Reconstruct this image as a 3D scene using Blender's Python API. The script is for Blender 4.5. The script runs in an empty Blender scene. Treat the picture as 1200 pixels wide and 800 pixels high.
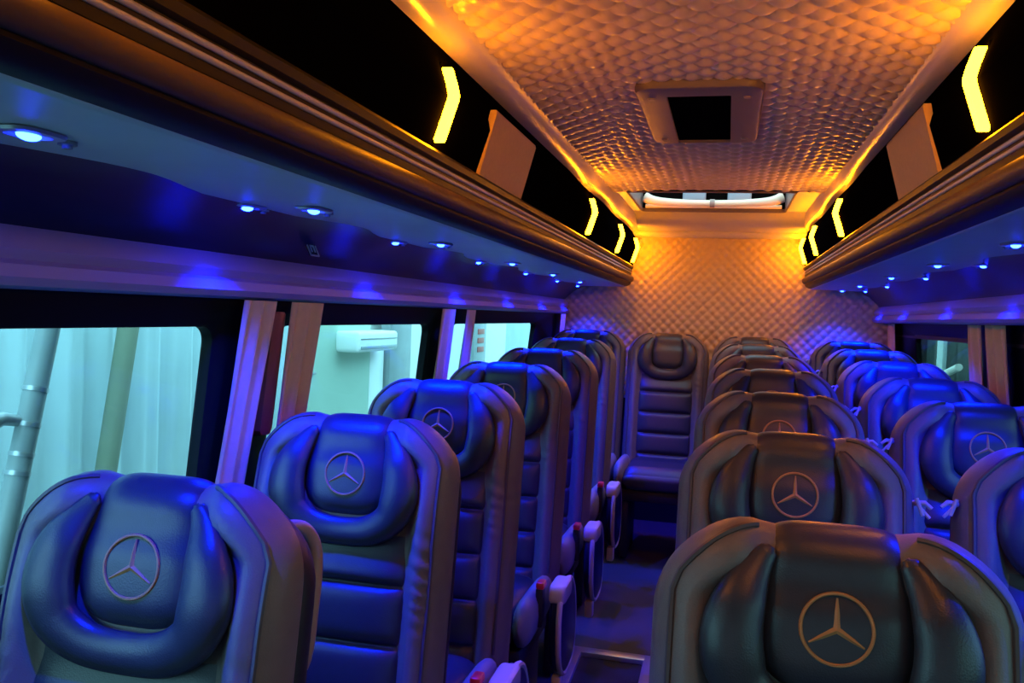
import bpy, bmesh, math, random
from mathutils import Vector, Matrix
random.seed(7)
SC = bpy.context.scene
COL = SC.collection
PI = math.pi

# ------------------------------------------------------------------ helpers
def sm(a, b, x):
    t = max(0.0, min(1.0, (x - a) / (b - a))); return t * t * (3 - 2 * t)

def tag(o, label=None, cat=None, group=None, kind=None):
    if label: o['label'] = label
    if cat: o['category'] = cat
    if group: o['group'] = group
    if kind: o['kind'] = kind
    return o

def thing(name, loc, label, cat, group=None):
    o = bpy.data.objects.new(name, None); COL.objects.link(o)
    o.empty_display_size = 0.05; o.location = loc
    return tag(o, label, cat, group)

class MB:
    """collects pieces of ONE mesh"""
    def __init__(s): s.v = []; s.f = []
    def add(s, vs, fs):
        b = len(s.v); s.v += [tuple(p) for p in vs]; s.f += [tuple(b + i for i in f) for f in fs]; return s
    def grid(s, rows, wrap_u=False, wrap_v=False, cap=False):
        nu = len(rows); nv = len(rows[0]); b = len(s.v)
        for r in rows: s.v += [tuple(p) for p in r]
        for i in range(nu if wrap_u else nu - 1):
            for j in range(nv if wrap_v else nv - 1):
                i2 = (i + 1) % nu; j2 = (j + 1) % nv
                s.f.append((b + i * nv + j, b + i2 * nv + j, b + i2 * nv + j2, b + i * nv + j2))
        if cap:
            s.f.append(tuple(b + j for j in range(nv))[::-1])
            s.f.append(tuple(b + (nu - 1) * nv + j for j in range(nv)))
        return s
    def box(s, x0, x1, y0, y1, z0, z1, bev=0.0, seg=2, M=None):
        bm = bmesh.new(); bmesh.ops.create_cube(bm, size=1)
        for v in bm.verts:
            v.co = Vector(((x0 + x1) / 2 + v.co.x * (x1 - x0), (y0 + y1) / 2 + v.co.y * (y1 - y0), (z0 + z1) / 2 + v.co.z * (z1 - z0)))
        if bev > 0:
            bmesh.ops.bevel(bm, geom=bm.edges[:], offset=bev, segments=seg, affect='EDGES', profile=0.5)
        bm.verts.ensure_lookup_table()
        vs = [(M @ v.co) if M else v.co.copy() for v in bm.verts]
        s.add(vs, [[v.index for v in f.verts] for f in bm.faces]); bm.free(); return s
    def tube(s, pts, rad, seg=8, closed=False, flat=1.0, fn=None):
        pts = [Vector(p) for p in pts]; n = len(pts)
        rr = rad if isinstance(rad, (list, tuple)) else [rad] * n
        rows = []; nrm = None
        for i, p in enumerate(pts):
            t = (pts[(i + 1) % n] - pts[i - 1]) if closed else (pts[min(i + 1, n - 1)] - pts[max(i - 1, 0)])
            t.normalize()
            if nrm is None:
                nrm = fn.copy() if fn else (Vector((0, 0, 1)) if abs(t.z) < .9 else Vector((1, 0, 0)))
            elif fn: nrm = fn.copy()
            nrm = (nrm - t * nrm.dot(t)).normalized(); bi = t.cross(nrm)
            rows.append([p + nrm * (rr[i] * flat * math.cos(2 * PI * k / seg)) + bi * (rr[i] * math.sin(2 * PI * k / seg)) for k in range(seg)])
        return s.grid(rows, wrap_u=closed, wrap_v=True, cap=not closed)
    def prism(s, prof, y0, y1):          # closed (x,z) profile run along y, both ends capped
        rows = [[(x, y, z) for x, z in prof] for y in (y0, y1)]
        return s.grid(rows, wrap_v=True, cap=True)
    def build(s, name, mat, parent=None, smooth=True, angle=40, kind=None):
        me = bpy.data.meshes.new(name); me.from_pydata(s.v, [], s.f); me.update()
        bm = bmesh.new(); bm.from_mesh(me)
        bmesh.ops.remove_doubles(bm, verts=bm.verts[:], dist=1e-5)
        bmesh.ops.recalc_face_normals(bm, faces=bm.faces[:])
        if smooth:
            ca = math.radians(angle)
            for f in bm.faces: f.smooth = True
            for e in bm.edges:
                if len(e.link_faces) == 2 and e.calc_face_angle(0) > ca: e.smooth = False
        bm.to_mesh(me); bm.free()
        me.materials.append(mat)
        o = bpy.data.objects.new(name, me); COL.objects.link(o)
        if parent: o.parent = parent
        if kind: o['kind'] = kind
        return o

def spline(P, n):
    P = [Vector(p) for p in P]; out = []
    for i in range(len(P) - 1):
        p0 = P[max(i - 1, 0)]; p1 = P[i]; p2 = P[i + 1]; p3 = P[min(i + 2, len(P) - 1)]
        for k in range(n):
            t = k / n
            out.append(0.5 * ((2 * p1) + (p2 - p0) * t + (2 * p0 - 5 * p1 + 4 * p2 - p3) * t * t + (3 * p1 - p0 - 3 * p2 + p3) * t ** 3))
    out.append(P[-1]); return out

# ------------------------------------------------------------------ materials
def mat(name, col, rough=.5, metal=0, spec=.5, coat=0, noise=None, bump=None, emit=None, sheen=0):
    m = bpy.data.materials.new(name); m.use_nodes = True
    nt = m.node_tree; N = nt.nodes; L = nt.links; b = N['Principled BSDF']
    b.inputs['Base Color'].default_value = (*col, 1); b.inputs['Roughness'].default_value = rough
    b.inputs['Metallic'].default_value = metal; b.inputs['Specular IOR Level'].default_value = spec
    b.inputs['Coat Weight'].default_value = coat; b.inputs['Coat Roughness'].default_value = .15
    tc = N.new('ShaderNodeTexCoord')
    if noise:
        sc_, amt = noise
        n = N.new('ShaderNodeTexNoise'); n.inputs['Scale'].default_value = sc_; n.inputs['Detail'].default_value = 4
        L.new(tc.outputs['Object'], n.inputs['Vector'])
        r = N.new('ShaderNodeMixRGB'); r.blend_type = 'MIX'
        r.inputs[1].default_value = (*[c * (1 - amt) for c in col], 1); r.inputs[2].default_value = (*[min(1, c * (1 + amt)) for c in col], 1)
        L.new(n.outputs['Fac'], r.inputs[0]); L.new(r.outputs[0], b.inputs['Base Color'])
    if bump:
        sc_, st, dist = bump
        n = N.new('ShaderNodeTexVoronoi'); n.inputs['Scale'].default_value = sc_
        L.new(tc.outputs['Object'], n.inputs['Vector'])
        bp = N.new('ShaderNodeBump'); bp.inputs['Strength'].default_value = st; bp.inputs['Distance'].default_value = dist
        L.new(n.outputs['Distance'], bp.inputs['Height']); L.new(bp.outputs[0], b.inputs['Normal'])
    if emit:
        c, s_ = emit
        b.inputs['Emission Color'].default_value = (*c, 1); b.inputs['Emission Strength'].default_value = s_
    return m

M = {}
M['leather'] = mat('black_leather', (.030, .034, .050), .36, spec=.55, noise=(60, .15), bump=(420, .12, .002))
M['leather_soft'] = mat('black_leather_ribbed', (.030, .034, .050), .40, spec=.5, noise=(50, .15), bump=(420, .12, .002))
M['vinyl'] = mat('brown_grey_vinyl', (.145, .126, .122), .46, spec=.45, noise=(40, .12), bump=(380, .15, .002))
M['vinyl_light'] = mat('pale_grey_vinyl', (.22, .21, .22), .5, noise=(40, .1))
M['piping'] = mat('piping', (.07, .06, .065), .45)
M['dark_plastic'] = mat('dark_plastic', (.018, .017, .02), .5, bump=(500, .1, .001))
M['copper'] = mat('copper_thread', (.48, .22, .08), .55, bump=(900, .3, .001))
M['handle'] = mat('beige_grip_plastic', (.34, .26, .21), .42)
M['beige_plastic'] = mat('beige_plastic', (.52, .50, .40), .45)
M['grey_plastic'] = mat('grey_plastic', (.25, .25, .28), .4)
M['red'] = mat('red_button', (.75, .03, .04), .35)
M['white_clip'] = mat('white_clip', (.35, .35, .4), .35)
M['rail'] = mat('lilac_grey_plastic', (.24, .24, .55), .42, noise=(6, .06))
M['console'] = mat('console_grey', (.55, .60, .62), .5, noise=(8, .08))
M['rack_dark'] = mat('rack_black', (.008, .008, .011), .45, spec=.18)
M['rack_brown'] = mat('rack_brown_laminate', (.085, .058, .046), .5, spec=.2, noise=(10, .15))
M['chrome'] = mat('brushed_metal_strip', (.5, .52, .6), .4)
M['gloss_black'] = mat('gloss_black_panel', (.0015, .0015, .002), .55, spec=0)
M['ochre'] = mat('ochre_panel', (.42, .29, .17), .6, noise=(90, .12), bump=(200, .15, .002))
M['cove'] = mat('cove_plastic', (.50, .45, .42), .3, noise=(5, .05))
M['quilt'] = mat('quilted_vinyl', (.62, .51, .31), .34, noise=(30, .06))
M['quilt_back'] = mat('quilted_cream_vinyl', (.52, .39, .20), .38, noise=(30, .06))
M['smooth_beige'] = mat('smooth_beige_vinyl', (.50, .45, .38), .5, noise=(20, .06))
M['hatch'] = mat('hatch_plastic', (.17, .14, .13), .45)
M['black'] = mat('matt_black', (.003, .003, .003), .8, spec=0)
M['window_black'] = mat('window_black', (.004, .006, .009), .45, spec=.07)
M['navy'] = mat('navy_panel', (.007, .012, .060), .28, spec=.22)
M['floor'] = mat('floor_vinyl', (.05, .05, .06), .55, noise=(120, .2))
M['mat'] = mat('floor_mat', (.02, .02, .022), .8, bump=(300, .4, .004))
M['alu'] = mat('aluminium', (.55, .56, .6), .35, metal=.7)
M['curtain'] = mat('curtain_cloth', (.68, .50, .25), .8, noise=(60, .08), bump=(700, .2, .001))
M['strap'] = mat('reddish_strap', (.22, .07, .05), .5)
M['bar'] = mat('pale_metal_bar', (.88, .78, .56), .3)
M['pad'] = mat('blue_grey_pad', (.30, .38, .45), .5)
M['sticker'] = mat('sticker_white', (.6, .65, .65), .4)
M['wall'] = mat('dark_wall', (.02, .02, .026), .6)
M['chev'] = mat('orange_diffuser', (.8, .5, .1), .4, emit=((1, .28, .0018), 142))
M['led'] = mat('blue_diffuser', (.2, .3, .8), .3, emit=((.004, .016, 1), 120))
M['ext_tarp'] = mat('pale_tarp', (.58, .70, .74), .7, noise=(3, .12))
M['ext_wall'] = mat('pale_green_wall', (.46, .60, .50), .8, noise=(2, .05))
M['ext_white'] = mat('bright_white_paint', (.9, .9, .88), .6)
M['ext_grey'] = mat('grey_steel', (.30, .34, .36), .45, noise=(6, .2))
M['ext_olive'] = mat('olive_post_paint', (.22, .24, .17), .7, noise=(5, .2))
M['ext_dark'] = mat('dark_tarp', (.05, .075, .08), .8, noise=(5, .6))
M['ext_red'] = mat('red_labels', (.5, .12, .10), .6)
M['ext_floor'] = mat('concrete', (.3, .31, .3), .9, noise=(2, .2))

def glass_mat(name, tint, refl=.10):
    m = bpy.data.materials.new(name); m.use_nodes = True
    nt = m.node_tree; nt.nodes.clear()
    o = nt.nodes.new('ShaderNodeOutputMaterial'); mx = nt.nodes.new('ShaderNodeMixShader')
    t = nt.nodes.new('ShaderNodeBsdfTransparent'); g = nt.nodes.new('ShaderNodeBsdfGlossy'); f = nt.nodes.new('ShaderNodeLayerWeight')
    k = nt.nodes.new('ShaderNodeMath'); k.operation = 'MULTIPLY'; k.inputs[1].default_value = refl
    t.inputs[0].default_value = (*tint, 1); g.inputs[0].default_value = (.9, .9, .9, 1); g.inputs['Roughness'].default_value = .03
    f.inputs[0].default_value = .3
    nt.links.new(f.outputs['Facing'], k.inputs[0]); nt.links.new(k.outputs[0], mx.inputs[0]); nt.links.new(t.outputs[0], mx.inputs[1]); nt.links.new(g.outputs[0], mx.inputs[2]); nt.links.new(mx.outputs[0], o.inputs[0])
    return m
M['glass'] = glass_mat('tinted_window_glass', (.60, .92, .97))
M['glass_grey'] = glass_mat('roof_glass', (.7, .8, .85))
M['glass_dark'] = glass_mat('dark_tinted_glass', (.40, .60, .60))

# ------------------------------------------------------------------ dimensions (metres; bus axis = +Y towards the rear)
YF, YB = -1.7, 5.30
XC = -.075                                     # centre line of the bus
def xl(z): return -1.0 - .10 * (1.45 - z)       # left side lining leans inward towards the roof
def mir(x): return 2 * XC - x
def wx(side, z, d=0): return xl(z) + d if side == 'left' else .925 + .10 * (1.45 - z) - d
RZ = .018
def floor_z(y): return .015 + .045 * (max(y, 0.6) - 1.1) if y < 5.0 else .19

# ------------------------------------------------------------------ shell of the bus
def side_x(side, x): return x if side == 'left' else mir(x)
fm = MB()
fm.grid([[(x, y, floor_z(y)) for x in (-1.16, 1.12)] for y in (YF, .6, 1.5, 3, 4.4, 5.0, 5.45)])
fm.grid([[(x, y, -.12) for x in (-1.16, 1.12)] for y in (YF, 5.45)])
fm.build('floor', M['floor'], kind='structure')

def wall_side(side):
    rz = 0 if side == 'left' else RZ
    sx = lambda x: side_x(side, x)
    # lower lining
    m = MB(); o_ = -1.16 if side == 'left' else 1.10
    m.prism([(o_, -.1), (wx(side, -.1), -.1), (wx(side, .98), .98), (wx(side, .98, -.06), .98)], YF, YB + .1)
    m.build('wall_' + side, M['wall'], kind='structure')
    # dark lining between curtain rail and luggage rack, with a wavy upper border under the console
    m = MB(); rows = []
    n = 160
    for i in range(n + 1):
        y = YF + (YB + .05 - YF) * i / n
        rows.append([(sx(x), y, z + rz) for x, z in ((-1.0, 1.535), (-.985, 1.56), (-.94, 1.60), (-.88, 1.628), (-.80, 1.650), (-.80, 1.70), (-1.08, 1.70), (-1.08, 1.535))])
    m.grid(rows, wrap_v=True, cap=True)
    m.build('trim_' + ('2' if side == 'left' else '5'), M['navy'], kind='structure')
    # black lining above the lip that carries the lamps (bent profile)
    m = MB()
    pr = [(-.588, 1.745), (-.578, 1.77), (-.548, 1.865), (-.552, 1.885), (-.585, 1.985), (-.60, 2.05), (-.66, 2.05), (-.64, 1.86), (-.66, 1.745)]
    m.prism([(sx(x), z + rz) for x, z in pr], YF, YB)
    m.build('trim_' + ('1' if side == 'left' else '4'), M['gloss_black'], kind='structure', angle=25)
    # cove strip between lining and ceiling
    m = MB(); rows = []
    n = 240
    for i in range(n + 1):
        y = YF + (YB - YF) * i / n
        dip = .012 * sm(2.9, 3.3, y) * (0.5 + .5 * math.cos((y - 3.44) / .95 * 2 * PI))
        prof = []
        for k in range(9):
            a = k / 8
            x = -.592 + (.072) * a; z = (1.972 - dip) + (.055 + dip) * a
            bul = .018 * math.sin(PI * a)
            prof.append((sx(x + bul * .65), y, z + rz * (1 - a) - bul * .75))
        prof.append((sx(-.52), y, 2.06)); prof.append((sx(-.62), y, 2.06))
        rows.append(prof)
    m.grid(rows, wrap_v=True, cap=True)
    m.build('trim_' + ('3' if side == 'left' else '6'), M['cove'], kind='structure')
    # outer skin above the windows
    m = MB(); a, b = sorted((sx(-1.08), sx(-1.16))); m.box(a, b, YF, YB + .15, 1.40, 2.16)
    m.build('wall_' + side + '_upper', M['wall'], kind='structure')
for sd in ('left', 'right'): wall_side(sd)

# roof skin with an opening over the rear hatch
m = MB()
HX0, HX1, HY0, HY1 = -.47, .265, 3.96, 4.66
for x0, x1, y0, y1 in ((-1.14, 1.12, YF, HY0), (-1.14, 1.12, HY1, YB + .15), (-1.14, HX0, HY0, HY1), (HX1, 1.12, HY0, HY1)):
    m.box(x0, x1, y0, y1, 2.13, 2.17)
m.build('roof', M['wall'], kind='structure')

# quilted ceiling and back wall (diamond padding, stitched seams)
def puff(a, b, c):
    p = abs(math.sin(PI * (a / c + b / c))) ; q = abs(math.sin(PI * (a / c - b / c)))
    return (p * q) ** .45
def quilt(name, mt, P, a0, a1, b0, b1, step, cell, h):
    na = int(round((a1 - a0) / step)); nb = int(round((b1 - b0) / step)); m = MB(); rows = []
    for i in range(na + 1):
        a = a0 + (a1 - a0) * i / na; r = []
        for j in range(nb + 1):
            b = b0 + (b1 - b0) * j / nb
            r.append(P(a, b, h * puff(a, b, cell)))
        rows.append(r)
    m.grid(rows); return m.build(name, mt, angle=180, kind='structure')
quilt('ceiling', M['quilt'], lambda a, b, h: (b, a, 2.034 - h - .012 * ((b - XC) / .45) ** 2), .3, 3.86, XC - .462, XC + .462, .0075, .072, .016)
m = MB(); m.box(XC - .47, XC + .47, YF, .3, 2.03, 2.04); m.box(XC - .47, XC + .47, .3, 3.9, 2.04, 2.05)
m.build('ceiling_base', M['quilt'], kind='structure')
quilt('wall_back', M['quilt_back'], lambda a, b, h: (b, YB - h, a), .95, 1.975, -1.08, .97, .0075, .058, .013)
m = MB(); m.box(-1.15, 1.12, YB + .03, YB + .12, -.1, 2.17); m.build('wall_back_skin', M['wall'], kind='structure')
# plain rear ceiling panel, sloping to the padded ledge, with the hatch opening
m = MB()
def rc(x0, x1, y0, y1):
    def z(y): return 2.028 - .055 * max(0, (y - HY1) / (5.24 - HY1))
    m.grid([[(x, y, z(y)) for x in (x0, x1)] for y in (y0, y1)])
    m.grid([[(x, y, z(y) + .02) for x in (x0, x1)] for y in (y0, y1)])
rc(XC - .50, XC + .50, 3.845, HY0); rc(XC - .50, XC + .50, HY1, 5.25); rc(XC - .50, HX0, HY0, HY1); rc(HX1, XC + .50, HY0, HY1)
m.build('ceiling_rear', M['smooth_beige'], kind='structure')
m = MB(); rows = []
for x in [XC - .56 + 1.12 * i / 24 for i in range(25)]:
    e = 1 - max(0, (abs(x - XC) - .44) / .12) ** 2 * .5
    rows.append([(x, 5.25 + .045 * math.cos(t), 1.968 + .028 * e * math.sin(t)) for t in [2 * PI * k / 16 for k in range(16)]])
m.grid(rows, wrap_v=True, cap=True)
m.build('trim_7', M['smooth_beige'], kind='structure')

# front end behind the camera: bulkhead, its windscreen opening set low to light the seats
m = MB()
m.box(-1.14, 1.12, YF - .06, YF, -.1, .40); m.box(-1.14, 1.12, YF - .06, YF, 1.45, 2.17)
m.box(-1.14, -.95, YF - .06, YF, .40, 1.45); m.box(.8, 1.12, YF - .06, YF, .40, 1.45)
m.build('wall_front', M['wall'], kind='structure')
M['screen'] = glass_mat('windscreen_glass', (.30, .35, .38))  # tint tuned to set the front daylight on the seats
m = MB(); m.box(-.95, .8, YF - .035, YF - .03, .40, 1.45); m.build('window_9', M['screen'], kind='structure')

# ------------------------------------------------------------------ side windows: black surround with rounded opening + glass
def window(idx, side, y0, y1, oy0, oy1, glass, rad=.035, oz0=.99, oz1=1.397):
    rz = 0 if side == 'left' else .012
    z0, z1 = .93, 1.50
    def pt(y, z, d=0):
        return (wx(side, z, d), y, z + rz)
    N = 8; inner = []; outer = []
    cs = [(oy1 - rad, oz1 - rad, 0), (oy0 + rad, oz1 - rad, 90), (oy0 + rad, oz0 + rad, 180), (oy1 - rad, oz0 + rad, 270)]
    oc = [(y1, z1), (y0, z1), (y0, z0), (y1, z0)]
    for c, (cy, cz, a0) in enumerate(cs):
        for k in range(N + 1):
            a = math.radians(a0 + 90 * k / N)
            inner.append((cy + rad * math.cos(a), cz + rad * math.sin(a)))
            Y, Z = oc[c]; t = k / N
            yy, zz = cy + rad * math.cos(a), cz + rad * math.sin(a)
            outer.append(oc[c])
    m = MB(); n = len(inner)
    rows = [[pt(*p, -.030) for p in inner], [pt(*p, -.006) for p in inner]]
    grow = []
    for (y, z) in inner:
        cy, cz = (oy0 + oy1) / 2, (oz0 + oz1) / 2
        grow.append((min(y1, max(y0, y + .012 * (1 if y > cy else -1))), z + .010 * (1 if z > cz else -1)))
    rows.append([pt(*p, 0) for p in grow]); rows.append([pt(*p, 0) for p in outer]); rows.append([pt(*p, -.07) for p in outer])
    m.grid(rows, wrap_u=True, wrap_v=True)
    fr = m.build('window_%d' % idx, M['window_black'], kind='structure', angle=30)
    g = MB()
    c = [pt(oy0 - .005, oz0 - .005, -.016), pt(oy1 + .005, oz0 - .005, -.016), pt(oy1 + .005, oz1 + .005, -.016), pt(oy0 - .005, oz1 + .005, -.016)]
    c2 = [(p[0] + (.004 if side == 'right' else -.004), p[1], p[2]) for p in c]
    g.add(c + c2, [(0, 1, 2, 3), (7, 6, 5, 4), (0, 4, 5, 1), (1, 5, 6, 2), (2, 6, 7, 3), (3, 7, 4, 0)])
    g.build('pane', glass, fr, smooth=False)
window(1, 'left', YF, 1.69, -.9, 1.535, M['glass'])
window(2, 'left', 1.69, 2.98, 1.80, 2.83, M['glass'])
window(3, 'left', 2.98, YB + .02, 3.10, 4.54, M['glass'])
window(4, 'right', YF, 1.6, -.9, 1.45, M['glass_dark'])
window(5, 'right', 1.6, 3.30, 1.75, 2.80, M['glass_dark'])
window(6, 'right', 3.30, YB + .02, 3.55, 4.72, M['glass_dark'])

# ------------------------------------------------------------------ curtain rails
def rail(side):
    rz = 0 if side == 'left' else RZ
    pr = [(-1.05, 1.455), (-.985, 1.455), (-.966, 1.460), (-.957, 1.472), (-.962, 1.490), (-.974, 1.497), (-.970, 1.503), (-.966, 1.512), (-.976, 1.530), (-.993, 1.546), (-1.05, 1.552)]
    m = MB(); m.prism([(side_x(side, x), z + rz) for x, z in pr], YF, 5.28)
    o = m.build('curtain_rail', M['rail'], angle=35)
    tag(o, 'long ridged lilac plastic curtain rail above the %s windows' % ('bright left' if side == 'left' else 'dark right'), 'curtain rail', 'curtain rails')
rail('left'); rail('right')

# ------------------------------------------------------------------ luggage racks
def bead(cx, cz, r, n=10): return [(cx + r * math.cos(2 * PI * k / n), cz + r * math.sin(2 * PI * k / n)) for k in range(n)]
def rack(side):
    rz = 0 if side == 'left' else RZ
    P = lambda pr: [(side_x(side, x), z + rz) for x, z in pr]
    t = thing('luggage_rack', (0, 0, 0), 'long dark overhead luggage rack with brown moulding running above the %s windows' % ('bright left' if side == 'left' else 'dark right'), 'luggage rack', 'overhead luggage racks')
    y1 = 5.17
    MB().prism(P([(-.64, 1.742), (-.59, 1.748), (-.578, 1.760), (-.566, 1.762), (-.559, 1.754), (-.561, 1.742), (-.570, 1.738), (-.572, 1.700), (-.58, 1.694), (-.66, 1.694)]), YF, y1).build('lip', M['rack_dark'], t, angle=50)
    MB().prism(P(bead(-.5685, 1.7305, .0042)), YF, y1).build('metal_strip', M['chrome'], t)
    MB().prism(P(bead(-.5700, 1.7165, .0042)), YF, y1).build('metal_strip', M['chrome'], t)
    rows = []
    prof = []
    for k in range(13):
        a = math.radians(100 - 200 * k / 12)
        prof.append((-.572 + .016 * math.cos(a), 1.679 + .0185 * math.sin(a)))
    prof += [(-.66, 1.66), (-.66, 1.697)]
    MB().prism(P(prof), YF, y1).build('moulding', M['rack_brown'], t)
    MB().prism(P([(-.66, 1.668), (-.574, 1.664), (-.572, 1.655), (-.578, 1.645), (-.592, 1.637), (-.612, 1.633), (-.612, 1.65), (-.66, 1.655)]), YF, y1).build('lower_edge', M['rack_dark'], t)
    # body of the rack behind and over the console
    MB().prism(P([(-.65, 1.742), (-.65, 1.665), (-.80, 1.665), (-1.07, 1.69), (-1.07, 1.742)]), YF, y1 + .1).build('shelf', M['rack_dark'], t)
    # light grey service console with a wavy outer border
    m = MB(); rows = []
    n = 200
    for i in range(n + 1):
        y = YF + (5.20 - YF) * i / n
        wv = .5 - .5 * math.cos((y - 1.44) / .76 * 2 * PI)
        xo = -.905 + .075 * wv ** 1.3
        rows.append([(side_x(side, x), y, z + rz) for x, z in ((-.604, 1.6345), (-.612, 1.6315), (-.622, 1.6335), (-.70, 1.632), (xo + .012, 1.630), (xo, 1.633), (xo - .004, 1.66), (-.604, 1.66))])
    m.grid(rows, wrap_v=True, cap=True); m.build('console', M['console'], t)
    MB().box(*sorted((side_x(side, -.60), side_x(side, -.66))), y1 - .002, y1 + .012, 1.635 + rz, 1.745 + rz, .006).build('end_cap', M['rack_dark'], t)
rack('left'); rack('right')

# reading lights on the consoles
def reading_light(side, x, y, label, grp):
    z = 1.6325 + (0 if side == 'left' else RZ)
    s = 1 if side == 'left' else -1
    t = thing('reading_light', (side_x(side, x), y, z), label, 'reading light', grp)
    m = MB()
    rows = []
    for r, dz in ((.9, 0), (1.0, -.003), (.93, -.0065), (.62, -.007), (.56, -.004)):
        rows.append([(.030 * r * math.copysign(abs(math.cos(a)) ** .6, math.cos(a)), .040 * r * math.copysign(abs(math.sin(a)) ** .6, math.sin(a)), dz) for a in [2 * PI * k / 24 for k in range(24)]])
    m.grid(rows, wrap_v=True, cap=True); m.build('mount_plate', M['alu'], t)
    m = MB(); rows = []
    for k in range(6):
        a = PI / 2 * k / 5
        rows.append([(.0100 * math.cos(a) * math.cos(b), .016 * math.cos(a) * math.sin(b), -.0055 - .007 * math.sin(a)) for b in [2 * PI * j / 16 for j in range(16)]])
    m.grid(rows, wrap_v=True, cap=True); m.build('lens', M['led'], t)
    m = MB()
    m.tube([(0, .058, .001), (0, .058, -.006)], .011, 12); m.tube([(0, .058, -.006), (0, .058, -.010)], .006, 10)
    m.build('air_nozzle', M['grey_plastic'], t)
    li = bpy.data.lights.new('reading_spot', 'SPOT'); li.color = (.0, .012, 1); li.energy = LED_W; li.spot_size = math.radians(104); li.spot_blend = 1; li.shadow_soft_size = .008
    lo = bpy.data.objects.new('reading_spot', li); COL.objects.link(lo); lo.parent = t; lo.location = (0, 0, -.022); lo.rotation_euler = (0, math.radians((-9 if abs(x) > .8 else -4) * s), 0)
LED_W = 62
ordn = ['first', 'second', 'third', 'fourth', 'fifth', 'sixth', 'seventh']
YL = [.76, 1.44, 2.18, 2.98, 3.73, 4.46, 5.10]
for i, y in enumerate(YL):
    for x, w in ((-.768, 'inner'), (-.885, 'outer')):
        if i == 0 and w == 'outer': continue
        if i == 6 and w == 'inner': continue
        reading_light('left', x, y + (.04 if w == 'inner' else 0), 'glowing blue reading light under the left rack, %s of the %s pair from the front' % (w, ordn[i]) if i not in (0, 6) else ('glowing blue reading light under the left rack, nearest of all' if i == 0 else 'glowing blue reading light under the left rack, last before the quilted back wall'), 'blue reading lights under the left rack')
YR = [1.40, 2.13, 2.86, 3.62, 4.44, 5.10]
for i, y in enumerate(YR):
    for x, w in ((-.768, 'inner'), (-.885, 'outer')):
        reading_light('right', x, y - (.04 if w == 'outer' else 0), 'glowing blue reading light under the right rack, %s of the %s pair from the front' % (w, ordn[i]), 'blue reading lights under the right rack')

# ------------------------------------------------------------------ orange lamps on the black upper lining
def chevron(side, y, label):
    s = 1 if side == 'left' else -1
    rz = 0 if side == 'left' else RZ
    t = thing('wall_lamp', (side_x(side, -.56), y, 1.85 + rz), label, 'wall lamp', 'orange chevron wall lamps')
    def strip(d0, d1, hw, z0, z1, name, mt):
        zs = [z0, z0 + .004, 1.80, 1.84, 1.860, 1.868, 1.876, 1.89, z1 - .004, z1]
        def fx(z):
            if z < 1.865: return -.5785 + (z - 1.77) / .095 * .0305
            if z < 1.885: return -.548 - (z - 1.865) / .02 * .004
            return -.552 - (z - 1.885) / .10 * .033
        rows = []
        for i, z in enumerate(zs):
            e = .55 if i in (0, len(zs) - 1) else 1
            a, b = fx(z) + d0, fx(z) + d1
            rows.append([(s * (xx + .56), yy, z - 1.85) for xx, yy in ((a, -hw * e), (b - .004, -hw * e), (b, -hw * .6 * e), (b, hw * .6 * e), (b - .004, hw * e), (a, hw * e))])
        MB().grid(rows, wrap_v=True, cap=True).build(name, mt, t)
    strip(-.004, .003, .014, 1.768, 1.932, 'lamp_base', M['gloss_black'])
    strip(.002, .021, .010, 1.778, 1.922, 'diffuser', M['chev'])
LY = [.64, 1.60, 3.44, 4.38, 5.13]  # first lamp on each side is an unseen addition for front ceiling light
RYs = [.66, 1.64, 3.53, 4.50, 5.15]
pl = ['orange chevron lamp on the %s upper lining, beside the front half of the quilted ceiling', 'orange chevron lamp on the %s upper lining, just before the ochre panel', 'orange chevron lamp on the %s upper lining, first one behind the ochre panel', 'orange chevron lamp on the %s upper lining, beside the rear roof window', 'orange chevron lamp on the %s upper lining, nearest the quilted back wall']
for i in range(0, 5):
    chevron('left', LY[i], pl[i] % 'left'); chevron('right', RYs[i], pl[i] % 'right')

# ochre panels between the first and second lamp
def ochre(side, y0, y1):
    rz = 0 if side == 'left' else RZ
    m = MB()
    a = [(-.582, 1.758), (-.572, 1.757), (-.533, 1.905), (-.535, 1.912), (-.549, 1.912)]
    rows = [[(side_x(side, x), y, z + rz) for x, z in a] for y in (y0, y0 + .004, y1 - .004, y1)]
    m.grid(rows, wrap_v=True, cap=True)
    tag(m.build('speaker_panel', M['ochre'], angle=30), 'plain ochre panel set on the %s black upper lining above the rack' % side, 'panel', 'ochre panels on the upper lining')
ochre('left', 1.90, 2.31); ochre('right', 1.99, 2.42)

# ------------------------------------------------------------------ roof hatch 1 (plain frame with black opening)
t = thing('roof_hatch', (-.094, 2.44, 2.025), 'brown plastic roof hatch with a black centre in the quilted ceiling', 'roof hatch')
def ring(x0, x1, y0, y1, r, n=6):
    o = []
    for cx, cy, a0 in ((x1 - r, y1 - r, 0), (x0 + r, y1 - r, 90), (x0 + r, y0 + r, 180), (x1 - r, y0 + r, 270)):
        for k in range(n + 1):
            a = math.radians(a0 + 90 * k / n); o.append((cx + r * math.cos(a), cy + r * math.sin(a)))
    return o
ox = .157
rows = []
for dz, g, rr in ((.005, 0, .05), (-.010, 0, .05), (-.018, -.005, .045), (-.020, -.014, .038)):
    rows.append([(x, y, dz) for x, y in ring(-ox - g, ox + g, -.335 - g, .335 + g, rr)])
rows.append([(x, y, -.020) for x, y in ring(-.080, .078, -.255, .31, .006)])
rows.append([(x, y, .004) for x, y in ring(-.080, .078, -.255, .31, .006)])
MB().grid(rows, wrap_v=True).build('frame', M['hatch'], t, angle=35)
MB().box(-.085, .083, -.26, .315, -.012, .0).build('black_centre', M['black'], t)
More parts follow.
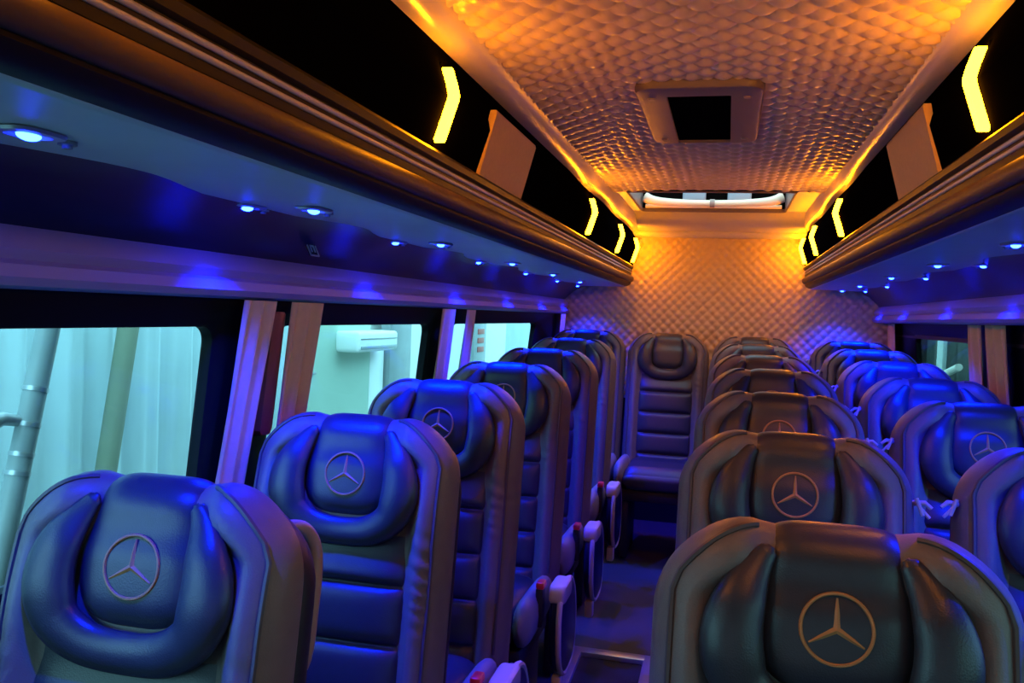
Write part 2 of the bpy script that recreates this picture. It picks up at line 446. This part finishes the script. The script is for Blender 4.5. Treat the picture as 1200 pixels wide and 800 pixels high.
for sx_ in (-.118, .118):
    for sy in (-.24, .25):
        MB().tube([(sx_, sy, -.019), (sx_, sy, -.024)], [.011, .008], 12).build('screw_cover', M['handle'], t)

# roof hatch 2: glazed opening with a pale bar
t = thing('roof_window', ((HX0 + HX1) / 2, (HY0 + HY1) / 2, 2.05), 'glazed roof window with pale metal bar near the quilted back wall', 'roof window')
w2 = (HX1 - HX0) / 2; l2 = (HY1 - HY0) / 2
rows = [[(x, y, dz) for x, y in ring(-w2 - g, w2 + g, -l2 - g, l2 + g, .03)] for dz, g in ((-.024, .010), (-.028, .004), (-.022, -.002), (.10, -.002), (.10, .02), (-.0, .02))]
MB().grid(rows, wrap_u=True, wrap_v=True).build('frame', M['hatch'], t, angle=40)
MB().box(-w2, w2, -l2, l2, .108, .112).build('pane', M['glass_grey'], t)
pts = spline([(-w2 + .02, l2 - .10, .035), (-w2 + .10, l2 - .11, .012), (0, l2 - .11, .004), (w2 - .10, l2 - .11, .014), (w2 - .02, l2 - .10, .04)], 6)
MB().tube(pts, [.017 + .012 * abs(p.x / w2) ** 3 for p in pts], 12).build('bar', M['bar'], t)
MB().tube([(-w2 + .02, l2 - .05, -.004), (w2 - .02, l2 - .05, -.004)], .010, 10).build('slide_rail', M['bar'], t)
MB().box(-w2, w2, l2 - .03, l2 - .005, -.01, .105).build('rear_lining', M['black'], t)
for cx in (-.095, .135):
    MB().box(cx - .06, cx + .06, l2 - .07, l2 - .032, .022, .10, .012, 3).build('latch_pad', M['pad'], t)  # two blue-grey padded blocks at the rear of the opening
MB().tube([(-.012, l2 - .11, .004), (.012, l2 - .11, .004)], .022, 10).build('clip', M['handle'], t)

# ------------------------------------------------------------------ curtains
def curtain(side, y0, y1, sway, depth, folds, label, zb=.93, taper=.85):
    rz = 0 if side == 'left' else RZ
    m = MB(); rows = []; nz = 18; ny = 60
    for back in (0, 1):
        rows = []
        for i in range(nz + 1):
            t_ = i / nz; z = 1.4535 + (zb - 1.4535) * t_; r = []
            w = 1 - (1 - taper) * sm(0, .8, t_)
            for j in range(ny + 1):
                s_ = j / ny
                yc = (y0 + y1) / 2 + sway * t_
                y = yc + (s_ - .5) * (y1 - y0) * w
                amp = depth * (.55 + .6 * t_)
                d = .034 + amp * math.sin(s_ * folds * 2 * PI + .6 * math.sin(3 * t_)) + .3 * amp * math.sin(s_ * folds * 5.1 + 2 + 2 * t_)
                r.append((wx(side, z, d - back * .003), y, z + rz))
            rows.append(r)
        m.grid(rows)
    o = m.build('curtain', M['curtain'], angle=180)
    tag(o, label, 'curtain', 'curtains on the %s' % side)
curtain('left', 1.575, 1.70, -.06, .012, 2.5, 'pale pleated curtain behind the biggest left window, on the front side of the dark pillar')
curtain('left', 1.772, 1.925, -.035, .012, 2.5, 'pale pleated curtain behind the dark pillar, at the front edge of the middle left window')
curtain('left', 2.84, 2.99, -.03, .012, 2, 'pale curtain at the rear edge of the middle left window')
curtain('left', 3.13, 3.25, -.03, .012, 2, 'pale narrow curtain at the front edge of the rear left window')
curtain('left', 5.045, 5.20, 0, .005, 2, 'pale curtain in the rear corner beside the left end of the quilted wall', 1.2)
curtain('right', 5.05, 5.27, 0, .012, 2, 'pale curtain in the rear corner beside the right end of the quilted wall')
curtain('right', 3.41, 3.59, -.02, .012, 2, 'pale curtain at the front edge of the rear right window')
curtain('right', 3.13, 3.33, -.06, .014, 2.2, 'pale curtain at the rear edge of the dark right window nearest the picture edge')

# pillar straps between the paired curtains
def strap(side, y, label):
    m = MB(); s = 1 if side == 'left' else -1
    rows = []
    for z in (1.43, 1.424, 1.36, 1.345, 1.25, 1.16, 1.15):
        hw = .026 if 1.15 < z < 1.43 else .016
        rows.append([(wx(side, z, .012 + dx), y + dy, z) for dx, dy in ((-.012, -hw), (.010, -hw), (.016, -hw * .5), (.016, hw * .5), (.010, hw), (-.012, hw))])
    m.grid(rows, wrap_v=True, cap=True)
    tag(m.build('pillar_strap', M['strap']), label, 'strap', 'reddish pillar straps')
strap('left', 1.745, 'narrow reddish brown strap cover on the dark pillar between two left curtains')
strap('right', 3.37, 'narrow reddish brown strap cover between the two right curtains')

# small sign on the left dark lining
t = thing('sign_plate', (-.957, 1.83, 1.587), 'small white outlined seat symbol plate on the dark lining above the left rail', 'sign')
R_ = Matrix.Rotation(math.radians(-25), 4, 'Y')
def sb(x0, x1, y0, y1, z0, z1, nm, mt): MB().box(x0, x1, y0, y1, z0, z1, .0008, 1, M=R_).build(nm, mt, t)
sb(0, .003, -.021, .021, -.028, .028, 'plate', M['rack_dark'])
mm = MB()
for b in ((-.021, -.018, -.028, .028), (.018, .021, -.028, .028), (-.021, .021, -.028, -.025), (-.021, .021, .025, .028)): mm.box(.002, .005, *b, M=R_)
mm.box(.002, .005, -.010, -.005, -.018, .016, M=R_); mm.box(.002, .005, -.010, .010, -.004, .001, M=R_); mm.box(.002, .005, .006, .010, -.018, .0, M=R_); mm.box(.002, .005, -.008, .006, .010, .018, M=R_)
mm.build('symbol', M['sticker'], t)

# ------------------------------------------------------------------ floor hatch frame in the aisle
t = thing('floor_hatch', (-.37, 3.0, floor_z(3.0)), 'pale metal framed dark floor hatch in the aisle beside the single seats', 'floor hatch')
sl = math.atan(.045); R2 = Matrix.Rotation(sl, 4, 'X')
def fb(x0, x1, y0, y1, z0, z1, nm, mt, bev=.004): MB().box(x0, x1, y0, y1, z0, z1, bev, 2, M=R2).build(nm, mt, t)
fb(-.13, .13, .26, .31, -.01, .030, 'rear_edge', M['alu']); fb(-.17, -.12, -.60, .31, -.01, .030, 'side_edge', M['alu']); fb(.12, .17, -.60, .31, -.01, .030, 'side_edge', M['alu'])
fb(-.125, .125, -.60, .262, -.01, .012, 'mat', M['mat'])

# ------------------------------------------------------------------ seats
H = .755; W = .230; REC = math.radians(9)
PB = Vector((0, .17, .425)); EV = Vector((0, math.sin(REC), math.cos(REC))); EW = Vector((0, -math.cos(REC), math.sin(REC)))
def L3(u, v, w): return Vector((u, 0, 0)) + PB + EV * v + EW * w
RC = .125
def hc(u, Wd=W, Ht=H, r=RC):
    a = abs(u) - (Wd - r)
    base = Ht + .006 * sm(.07, .11, abs(u)) * (1 - sm(.12, .2, abs(u)))
    return base if a <= 0 else base - r + math.sqrt(max(0, r * r - a * a))
def tf(u, v):
    tp = sm(H - .10, H - .04, v); bol = sm(.135 - .05 * tp, .185 - .055 * tp, abs(u)); e = max(0, 1 - (abs(u) / W) ** 4.2) ** .6
    wr = bol * math.exp(-((v - .43) / .085) ** 2) * .0055 * math.sin(v * 2 * PI / .030 + 3 * math.sin(u * 40) + 1.7 * math.sin(v * 31))
    return (.045 + .055 * bol * (1 - .55 * sm(.55, .75, v)) + wr) * e
RT = .045
def shell_pt(u, q):
    """q<=0: front, value = height below the rounding (0..1); q in 0..pi: over the top"""
    h = hc(u) - RT
    return L3(u, h + RT * math.sin(q), tf(u, h) * math.cos(q) if q <= PI / 2 else .028 * max(0, 1 - (abs(u) / W) ** 7) ** .5 * math.cos(q))

def make_shell():
    m = MB(); rows = []
    for i in range(41):
        u = W * math.sin(PI / 2 * (-1 + 2 * i / 40)); h = hc(u) - RT; r = []
        for k in range(70): v = h * k / 70; r.append(L3(u, v, tf(u, v)))
        for k in range(13): r.append(shell_pt(u, PI * k / 12))
        e = max(0, 1 - (abs(u) / W) ** 7) ** .5
        for k in range(1, 7): r.append(L3(u, h * (1 - k / 6), -.028 * e))
        rows.append(r)
    return m.grid(rows, wrap_v=True)
def make_back_shell():
    m = MB(); rows = []; Wd = .216; Ht = H - .028
    for i in range(25):
        u = Wd * math.sin(PI / 2 * (-1 + 2 * i / 24)); h = hc(u, Wd, Ht) - .03; e = max(0, 1 - (abs(u) / Wd) ** 8) ** .5; r = []
        for k in range(6): r.append(L3(u, h * k / 6, -.064 + .042 * e))
        for k in range(9): r.append(L3(u, h + .03 * math.sin(PI * k / 8), -.064 + .042 * e * math.cos(PI * k / 8)))
        for k in range(1, 7): r.append(L3(u, h * (1 - k / 6), -.064 - .042 * e))
        rows.append(r)
    return m.grid(rows, wrap_v=True)
def panel_hw(v):
    if v >= H - .12: return .083 + .020 * sm(H - .03, H - .12, v) if v < H - .03 else .083
    t_ = min(1, (H - .12 - v) / .087); return .103 * max(0, 1 - t_ ** 2.7) ** (1 / 2.7)
def panel_d(s_, v):
    edge = 1 - abs(s_) ** 5
    t_ = max(0, (H - .12 - v) / .087)
    grow = .5 + .5 * sm(H - .03, H - .12, v)
    return -.006 + .024 * grow * edge * (1 - t_ ** 5)
def panel_pt(s_, q):
    """q in 0..1: from behind the top edge over it and down the front"""
    if q < .3:
        a = PI * .80 - (PI * .80) * (q / .3)
        d = -.005 + .013 * (1 - abs(s_) ** 5) * sm(0, .08, q)
        r = RT + d; f = .045 + d
        return L3(.083 * s_, H - RT + r * math.sin(a), (f if a < PI / 2 else .028 + d) * math.cos(a))
    t_ = (q - .3) / .7; v = (H - RT) + (H - .2068 - (H - RT)) * (1 - (1 - t_) ** 1.25)
    dd = panel_d(s_, v); d0 = -.005 + .013 * (1 - abs(s_) ** 5); k = sm(0, .3, t_)
    return L3(panel_hw(v) * s_, v, .045 + d0 * (1 - k) + dd * k)
def make_panel():
    return MB().grid([[panel_pt(math.sin(PI / 2 * (-1 + 2 * i / 28)), j / 60) for j in range(61)] for i in range(29)])
def panel_w(u, v): return .045 + panel_d(u / panel_hw(v), v)
def make_roll():
    m = MB()
    half = [(-.080, H - .026, .010), (-.098, H - .052, .020), (-.114, H - .085, .031), (-.125, H - .125, .038), (-.124, H - .165, .040), (-.106, H - .203, .035), (-.062, H - .229, .031), (0, H - .236, .029)]
    full = half + [(-u, v, r) for u, v, r in half[-2::-1]]
    sp = spline(full, 8)
    pts = [L3(p.x, p.y, .054 + .016 * (p.x / .128) ** 2 - .012 * sm(H - .10, H - .03, p.y)) for p in sp]; rr = [p.z for p in sp]
    rows = []
    n = len(pts)
    for i in range(n):
        t_ = (pts[min(i + 1, n - 1)] - pts[max(i - 1, 0)]).normalized(); b = t_.cross(EW).normalized()
        e = 1 if 1 < i < n - 2 else .5
        rows.append([pts[i] + b * (rr[i] * e * math.cos(2 * PI * k / 14)) + EW * (rr[i] * .56 * e * math.sin(2 * PI * k / 14)) for k in range(14)])
    return m.grid(rows, wrap_v=True, cap=True)
GROOVES = [H - .335, H - .452, H - .569, H - .686]
def make_ribs():
    m = MB(); rows = []; v1 = H - .235
    for i in range(33):
        s_ = math.sin(PI / 2 * (-1 + 2 * i / 32)); r = []
        for j in range(131):
            v = v1 * j / 130; d = min(abs(v - g) for g in GROOVES)
            edge = max(0, 1 - abs(s_) ** 6) ** .6
            g_ = 1 - math.exp(-d / .010)
            pk = .0012 * math.sin(s_ * 34 + 5 * v) * math.exp(-d / .02)
            r.append(L3(.152 * s_, v, .045 - .006 + (.033 * edge) * (.30 + .70 * g_) * (1 - .75 * sm(H - .335, H - .25, v)) + pk * edge))
        rows.append(r)
    return m.grid(rows)
def make_piping(side):
    pts = [];
    for k in range(24):
        u = .203; h = hc(u) - RT; v = .06 + (h - .06) * k / 23; pts.append(L3(side * u, v, tf(u, v) + .003))
    for k in range(1, 12):
        u = .203 - .105 * k / 11; pts.append(shell_pt(side * u, .25 + .75 * k / 11) + EV * .001 + EW * .001)
    return MB().tube(pts, .0042, 6)
def make_emblem():
    m = MB(); vc = H - .118; R = .043
    def on(u, v, d): return L3(u, v, panel_w(u, v) + d)
    ring = [on(R * math.cos(a), vc + R * math.sin(a), .0005) for a in [2 * PI * k / 48 for k in range(48)]]
    m.tube(ring, .0024, 6, closed=True)
    for a in (90, 210, 330):
        ar = math.radians(a); dx, dy = math.cos(ar), math.sin(ar); px, py = -dy, dx; T = []
        for f, hw in ((0.0, .0044), (.5, .0029), (.88, .0012)):
            cu, cv = dx * R * f, vc + dy * R * f
            T.append([on(cu - px * hw, cv - py * hw, .0002), on(cu, cv, .0028 - .0012 * f), on(cu + px * hw, cv + py * hw, .0002)])
        m.grid(T)
    return m
def make_cushion():
    m = MB(); rows = []
    for i in range(25):
        s_ = math.sin(PI / 2 * (-1 + 2 * i / 24)); r = []
        for k in range(40):
            a = 2 * PI * k / 40
            cy = math.copysign(abs(math.cos(a)) ** .35, math.cos(a)); cz = math.copysign(abs(math.sin(a)) ** .45, math.sin(a))
            e = max(0, 1 - abs(s_) ** 8) ** .5
            top = .012 * math.cos(cy * 9) if cz > .5 else 0
            r.append((.175 * s_, -.055 + .215 * cy * (.9 + .1 * e), .415 + (.062 * cz + top) * e))
        rows.append(r)
    return m.grid(rows, wrap_v=True)
def make_bolster(sd):
    m = MB(); rows = []
    for k in range(15):
        t_ = k / 14; y = -.275 + .42 * t_; e = (1 - (2 * t_ - 1) ** 6) ** .5 if 0 < k < 14 else .05
        rows.append([(sd * .197 + .031 * e * math.cos(a), y, .435 + (.075 - .01 * t_) * e * math.copysign(abs(math.sin(a)) ** .8, math.sin(a))) for a in [2 * PI * j / 14 for j in range(14)]])
    return m.grid(rows, wrap_v=True, cap=True)

def rounded_plate(x0, x1, prof, bev):
    """plate of outline (y,z) between x0 and x1 with softened edges"""
    cy = sum(p[0] for p in prof) / len(prof); cz = sum(p[1] for p in prof) / len(prof)
    def sc(k): return [(cy + (y - cy) * k, cz + (z - cz) * k) for y, z in prof]
    return MB().grid([[(x, y, z) for y, z in sc(k)] for x, k in ((x0, 1 - bev * 2), (x0 + .004, 1 - bev * .6), (x0 + .010, 1), (x1 - .010, 1), (x1 - .004, 1 - bev * .6), (x1, 1 - bev * 2))], wrap_v=True, cap=True)

def make_seat(emblem=True, arm=None, handle=None, guide=None):
    t = thing('passenger_seat', (0, 0, 0), 'seat', 'bus seat')
    MP = {}
    make_shell().build('backrest', M['vinyl'], t, angle=180)
    make_back_shell().build('back_shell', M['dark_plastic'], t, angle=180)
    make_panel().build('headrest_panel', M['leather'], t, angle=180)
    make_roll().build('headrest_roll', M['leather'], t, angle=180)
    make_ribs().build('ribbed_panel', M['leather_soft'], t, angle=180)
    make_piping(1).build('piping', M['piping'], t); make_piping(-1).build('piping', M['piping'], t)
    if emblem:
        o = make_emblem().build('star_emblem', M['copper'], t); o['label'] = 'copper ring and three-pointed star emblem'
    make_cushion().build('seat_cushion', M['leather_soft'], t, angle=180)
    for sd in (-1, 1): make_bolster(sd).build('cushion_bolster', M['vinyl_light'], t, angle=180)
    MB().box(-.20, .20, -.24, .15, .30, .365, .015).build('seat_frame', M['dark_plastic'], t)
    for sx_ in (-.16, .16):
        MB().box(sx_ - .022, sx_ + .022, -.22, .12, -.004, .31, .008).build('leg', M['dark_plastic'], t)
    if handle:
        h = handle
        pts = spline([L3(h * .150, H - .060, -.085), L3(h * .163, H - .066, -.125), L3(h * .172, H - .105, -.150), L3(h * .174, H - .19, -.152), L3(h * .170, H - .275, -.145), L3(h * .150, H - .30, -.09)], 6)
        o = MB().tube(pts, .0115, 10).build('grab_handle', M['handle'], t); o['label'] = 'beige curved grab handle'
    if arm:
        ax = arm * .278
        pr = []
        for k in range(28):
            a = 2 * PI * k / 28; pr.append((.01 + .135 * math.copysign(abs(math.cos(a)) ** .75, math.cos(a)) - .03 * math.sin(a), .37 + .15 * math.copysign(abs(math.sin(a)) ** .8, math.sin(a))))
        a = rounded_plate(ax - .021, ax + .021, pr, .06).build('armrest', M['navy'], t)
        a['label'] = 'dark blue upright folding armrest'
        rim = [(ax + arm * .012, -.002 + 1.0 * y, z) for y, z in pr]
        MB().tube(rim, .009, 8, closed=True).build('armrest_rim', M['beige_plastic'], a)
        cap = [(y, z) for y, z in ring(-.125, .02, .472, .528, .022)]
        rounded_plate(ax - .025, ax + .025, cap, .08).build('armrest_cap', M['beige_plastic'], a)
        MB().box(ax - .016, ax + .016, -.075, -.035, .17, .235, .008).build('lever', M['beige_plastic'], a)
        b = MB().box(arm * .226 - .012, arm * .226 + .012, -.13, -.09, .40, .520, .006).build('belt_buckle', M['dark_plastic'], t)
        o = MB().box(arm * .226 - .011, arm * .226 + .015, -.135, -.088, .518, .540, .006).build('release_button', M['red'], b)
        o['label'] = 'red release button'
    if guide:
        g = guide
        p0 = L3(g * .222, H - .115, .02)
        m = MB()
        m.tube([p0 + Vector((g * .0, 0, 0)), p0 + Vector((g * .022, -.01, .004)), p0 + Vector((g * .034, -.012, -.006))], [.006, .005, .004], 8)
        m.tube([p0 + Vector((g * .006, -.012, .012)), p0 + Vector((g * .018, -.018, -.020))], .004, 8)
        m.tube([p0 + Vector((g * .012, -.014, -.004)), p0 + Vector((g * .030, -.018, -.024))], .0035, 8)
        m.build('belt_guide', M['white_clip'], t)['label'] = 'small white belt guide clip'
    return t
def copy_tree(o, parent=None):
    c = o.copy(); COL.objects.link(c)
    if parent: c.parent = parent
    for ch in list(o.children): copy_tree(ch, c)
    return c
def put(o, x, ytop, label, group, rz=0, dz=0):
    y = ytop - .236
    o.location = (x, y, floor_z(ytop) + dz); o.rotation_euler = (0, 0, math.radians(rz)); o['label'] = label; o['group'] = group

colL = [(-.785, 1.04, 0), (-.752, 1.65, 0), (-.745, 2.21, .012), (-.74, 2.88, 0), (-.74, 3.52, 0), (-.75, 4.2, 0), (-.788, 4.93, 0)]
labL = ['leather seat with beige grab handle below the biggest left window, front of its column',
        'blue-lit leather seat in the single column, second from the front, beside the pillar curtains',
        'leather seat in the single column, third from the front, before the middle left window',
        'leather seat in the single column, fourth from the front, with creased grey sides',
        'leather seat in the single column, fifth from the front, below the rear left window',
        'leather seat in the single column, sixth from the front, just ahead of the back row',
        'leather back row seat in the corner under the left end of the quilted wall']
sL = make_seat(True, arm=1, handle=1)
for i, (x, y, dz) in enumerate(colL):
    o = sL if i == 0 else copy_tree(sL)
    put(o, x, y, labL[i], 'single seats along the left windows', dz=dz)
for ch in list(o.children):                     # the back row corner seat shows no folding armrest
    if ch.name.split('.')[0] in ('armrest', 'belt_buckle', 'grab_handle'):
        for g in list(ch.children): bpy.data.objects.remove(g)
        bpy.data.objects.remove(ch)
colM = [(.150, 1.145), (.147, 1.80), (.153, 2.465), (.165, 3.13), (.16, 3.73), (.155, 4.36), (.156, 4.93)]
labM = ['biggest dark leather headrest with copper star emblem, front seat right of the aisle',
        'leather seat with copper star emblem directly behind the biggest headrest',
        'brown edged leather seat right of the aisle, third from the front',
        'brown edged leather seat right of the aisle, fourth from the front',
        'greyish leather seat top right of the aisle, fifth from the front',
        'leather seat top right of the aisle, sixth from the front',
        'brown lit leather back row seat right of the aisle, against the quilted wall']
sM = make_seat(True, guide=1)
for i, (x, y) in enumerate(colM):
    o = sM if i == 0 else copy_tree(sM)
    put(o, x, y, labM[i], 'seats right of the aisle', dz=-.008 if i == 0 else 0)
colR = [(.680, 1.82), (.680, 2.50), (.680, 3.10), (.680, 3.73), (.680, 4.36), (.680, 4.93)]
labR = ['blue-lit leather seat cut by the right picture edge, nearest of the right window column',
        'blue-lit leather seat by the right windows, second from the front of its column',
        'blue-lit leather seat by the right windows, third from the front of its column',
        'blue-lit leather seat by the right windows, fourth from the front of its column',
        'blue-lit leather seat by the right windows, fifth from the front of its column',
        'blue-lit leather back row seat in the corner at the right end of the quilted wall']
sR = make_seat(True, guide=-1)
for i, (x, y) in enumerate(colR):
    o = sR if i == 0 else copy_tree(sR)
    put(o, x, y, labR[i], 'seats along the right windows')
sC = make_seat(False)
put(sC, -.318, 4.93, 'dark ribbed leather back row seat at the end of the aisle', 'back row seats')

# ------------------------------------------------------------------ outside the windows
MB().box(-12, 12, -10, 25, -.75, -.70).build('exterior_ground', M['ext_floor'], kind='structure')
m = MB(); rows = []
for i in range(261):
    y = -.5 + 6.0 * i / 260
    d = .035 * math.sin(y * 21) + .02 * math.sin(y * 47 + 1)
    rows.append([(-3.0 + d, y, -.7), (-3.0 + d * .8, y, 1.5), (-3.0 + d * .6, y, 3.2)])
m.grid(rows); tag(m.build('tarpaulin', M['ext_tarp'], angle=180), 'pale folded hanging sheet outside the biggest left window', 'sheet')

# slanted pipe with joint rings and a short metal arm
t = thing('pipe', (-1.8, 1.93, 1.25), 'slanted grey metal pipe with joint rings outside the biggest left window', 'pipe')
D_ = Vector((0, .36, 1.45)).normalized()
MB().tube([-D_ * 1.7, D_ * .75], .030, 16).build('tube', M['ext_grey'], t)
for k in (-.06, -.155, -.235, -.285):
    MB().tube([D_ * (k - .006), D_ * (k + .006)], .0325, 16).build('joint_ring', M['alu'], t)
MB().tube([Vector((0, 0, 0)) + D_ * -.15, Vector((-.02, -.10, -.13)), Vector((-.02, -.16, -.14))], [.014, .018, .03], 10).build('side_arm', M['alu'], t)
tag(MB().tube([(-2.85, 3.22, -.7), (-2.85, 3.82, 2.4)], .05, 12).build('post', M['ext_olive']), 'blurred olive post leaning outside the biggest left window', 'post')
MB().box(-3.15, -3.05, 5.4, 7.02, -.7, 3.2, .01).build('exterior_wall', M['ext_wall'], kind='structure')
MB().box(-3.30, -3.20, 7.0, 9.0, -.7, 3.2, .01).build('exterior_wall_2', M['ext_white'], kind='structure')
tag(MB().box(-3.2, -3.05, 7.02, 7.34, -.7, 1.17, .01).build('pillar', M['ext_white']), 'bright white post beyond the middle left window', 'post')  # brightness of a lit doorway is put into the white colour
tag(MB().box(-3.1, -3.0, 7.36, 7.90, -.7, 3.2, .01).build('pillar', M['ext_grey']), 'grey column beyond the middle left window', 'column')
t = thing('air_conditioner', (-2.95, 6.75, 1.16), 'white split air conditioner on the pale wall beyond the middle left window', 'air conditioner')
MB().box(-.12, .10, -.42, .42, -.085, .085, .03, 3).build('casing', M['ext_white'], t)
MB().box(.095, .108, -.38, .38, -.06, -.035, .003).build('air_flap', M['ext_grey'], t)
MB().box(.095, .106, -.38, .38, .02, .03, .003).build('grille', M['ext_grey'], t)
tag(MB().box(-3.05, -3.035, 5.75, 5.98, .915, .935, .002).build('wall_cable', M['ext_grey']), 'short dark cable line on the pale wall beyond the middle left window', 'cable')
MB().box(-3.15, -3.05, 9.2, 11.8, -.7, 3.2, .01).build('exterior_wall_3', M['ext_white'], kind='structure')
MB().box(-3.2, -3.08, 11.7, 14.5, -.7, 3.2, .01).build('exterior_wall_4', M['ext_tarp'], kind='structure')
t = thing('pillar', (-3.0, 10.15, 0), 'grey pillar with small reddish notices beyond the rear left window', 'pillar')
MB().box(-.05, .05, -.26, .26, -.7, 3.2, .01).build('shaft', M['ext_grey'], t)
for z in (.98, 1.09, 1.2):
    MB().box(.05, .06, -.12, .14, z - .035, z + .03, .002).build('notice', M['ext_red'], t)
m = MB(); rows = []  # sheet added so the outside looks unlit; the darkness is in its colour
for i in range(161):
    y = 2 + 16 * i / 160
    rows.append([(2.6 + .06 * math.sin(y * 5.3) + .03 * math.sin(y * 13), y, z) for z in (-.7, 1.2, 3.4)])
m.grid(rows); tag(m.build('tarpaulin', M['ext_dark'], angle=180), 'dark folded hanging sheet outside the right windows', 'sheet')
for y, w_, l in ((12.6, .22, 'pale strip on the dark sheet beyond the rear right window, by the rear edge'), (11.0, .14, 'thin pale strip on the dark sheet in the middle of the rear right window')):
    tag(MB().box(2.45, 2.5, y - w_, y + w_, -.7, 1.35, .01).build('pale_strip', M['ext_tarp']), l, 'strip')
tag(MB().tube([(2.4, 10.6, .93), (2.4, 9.9, 1.06)], .04, 10).build('white_rail', M['ext_white']), 'slanted white tube beyond the rear right window', 'tube')  # free-hanging tube, not a rail; stands in for a slanted white streak

# ------------------------------------------------------------------ daylight
w = bpy.data.worlds.new('World'); SC.world = w; w.use_nodes = True
bg = w.node_tree.nodes['Background']; bg.inputs[0].default_value = (.82, .95, 1, 1); bg.inputs[1].default_value = 4.2

# ------------------------------------------------------------------ camera
Fp, vp, roll = 1000.0, (852, 376), .040
c_, s_ = math.cos(roll), math.sin(roll)
dx, dy = vp[0] - 600, vp[1] - 400
ux, uy = dx * c_ + dy * s_, dy * c_ - dx * s_
Yc = Vector((ux, -uy, Fp)).normalized()
psi = math.asin(Yc.x); phi = math.atan2(Yc.y, Yc.z)
fwd = Vector((-math.sin(psi) * math.cos(phi), math.cos(psi) * math.cos(phi), -math.sin(phi)))
rt = Vector((math.cos(psi), math.sin(psi), 0)); up = rt.cross(fwd)
r2 = rt * c_ + up * s_; u2 = up * c_ - rt * s_
cam = bpy.data.cameras.new('camera'); co = bpy.data.objects.new('camera', cam); COL.objects.link(co)
cam.sensor_width = 36; cam.lens = 36 * Fp / 1200; cam.clip_start = .02
mw = Matrix((r2, u2, -fwd)).transposed().to_4x4(); mw.translation = Vector((0, 0, 1.45)); co.matrix_world = mw
SC.camera = co
v = SC.view_settings; v.view_transform = 'Standard'; v.look = 'None'; v.gamma = 1; v.use_curve_mapping = False; v.exposure = 0
SC.cycles.use_denoising = True
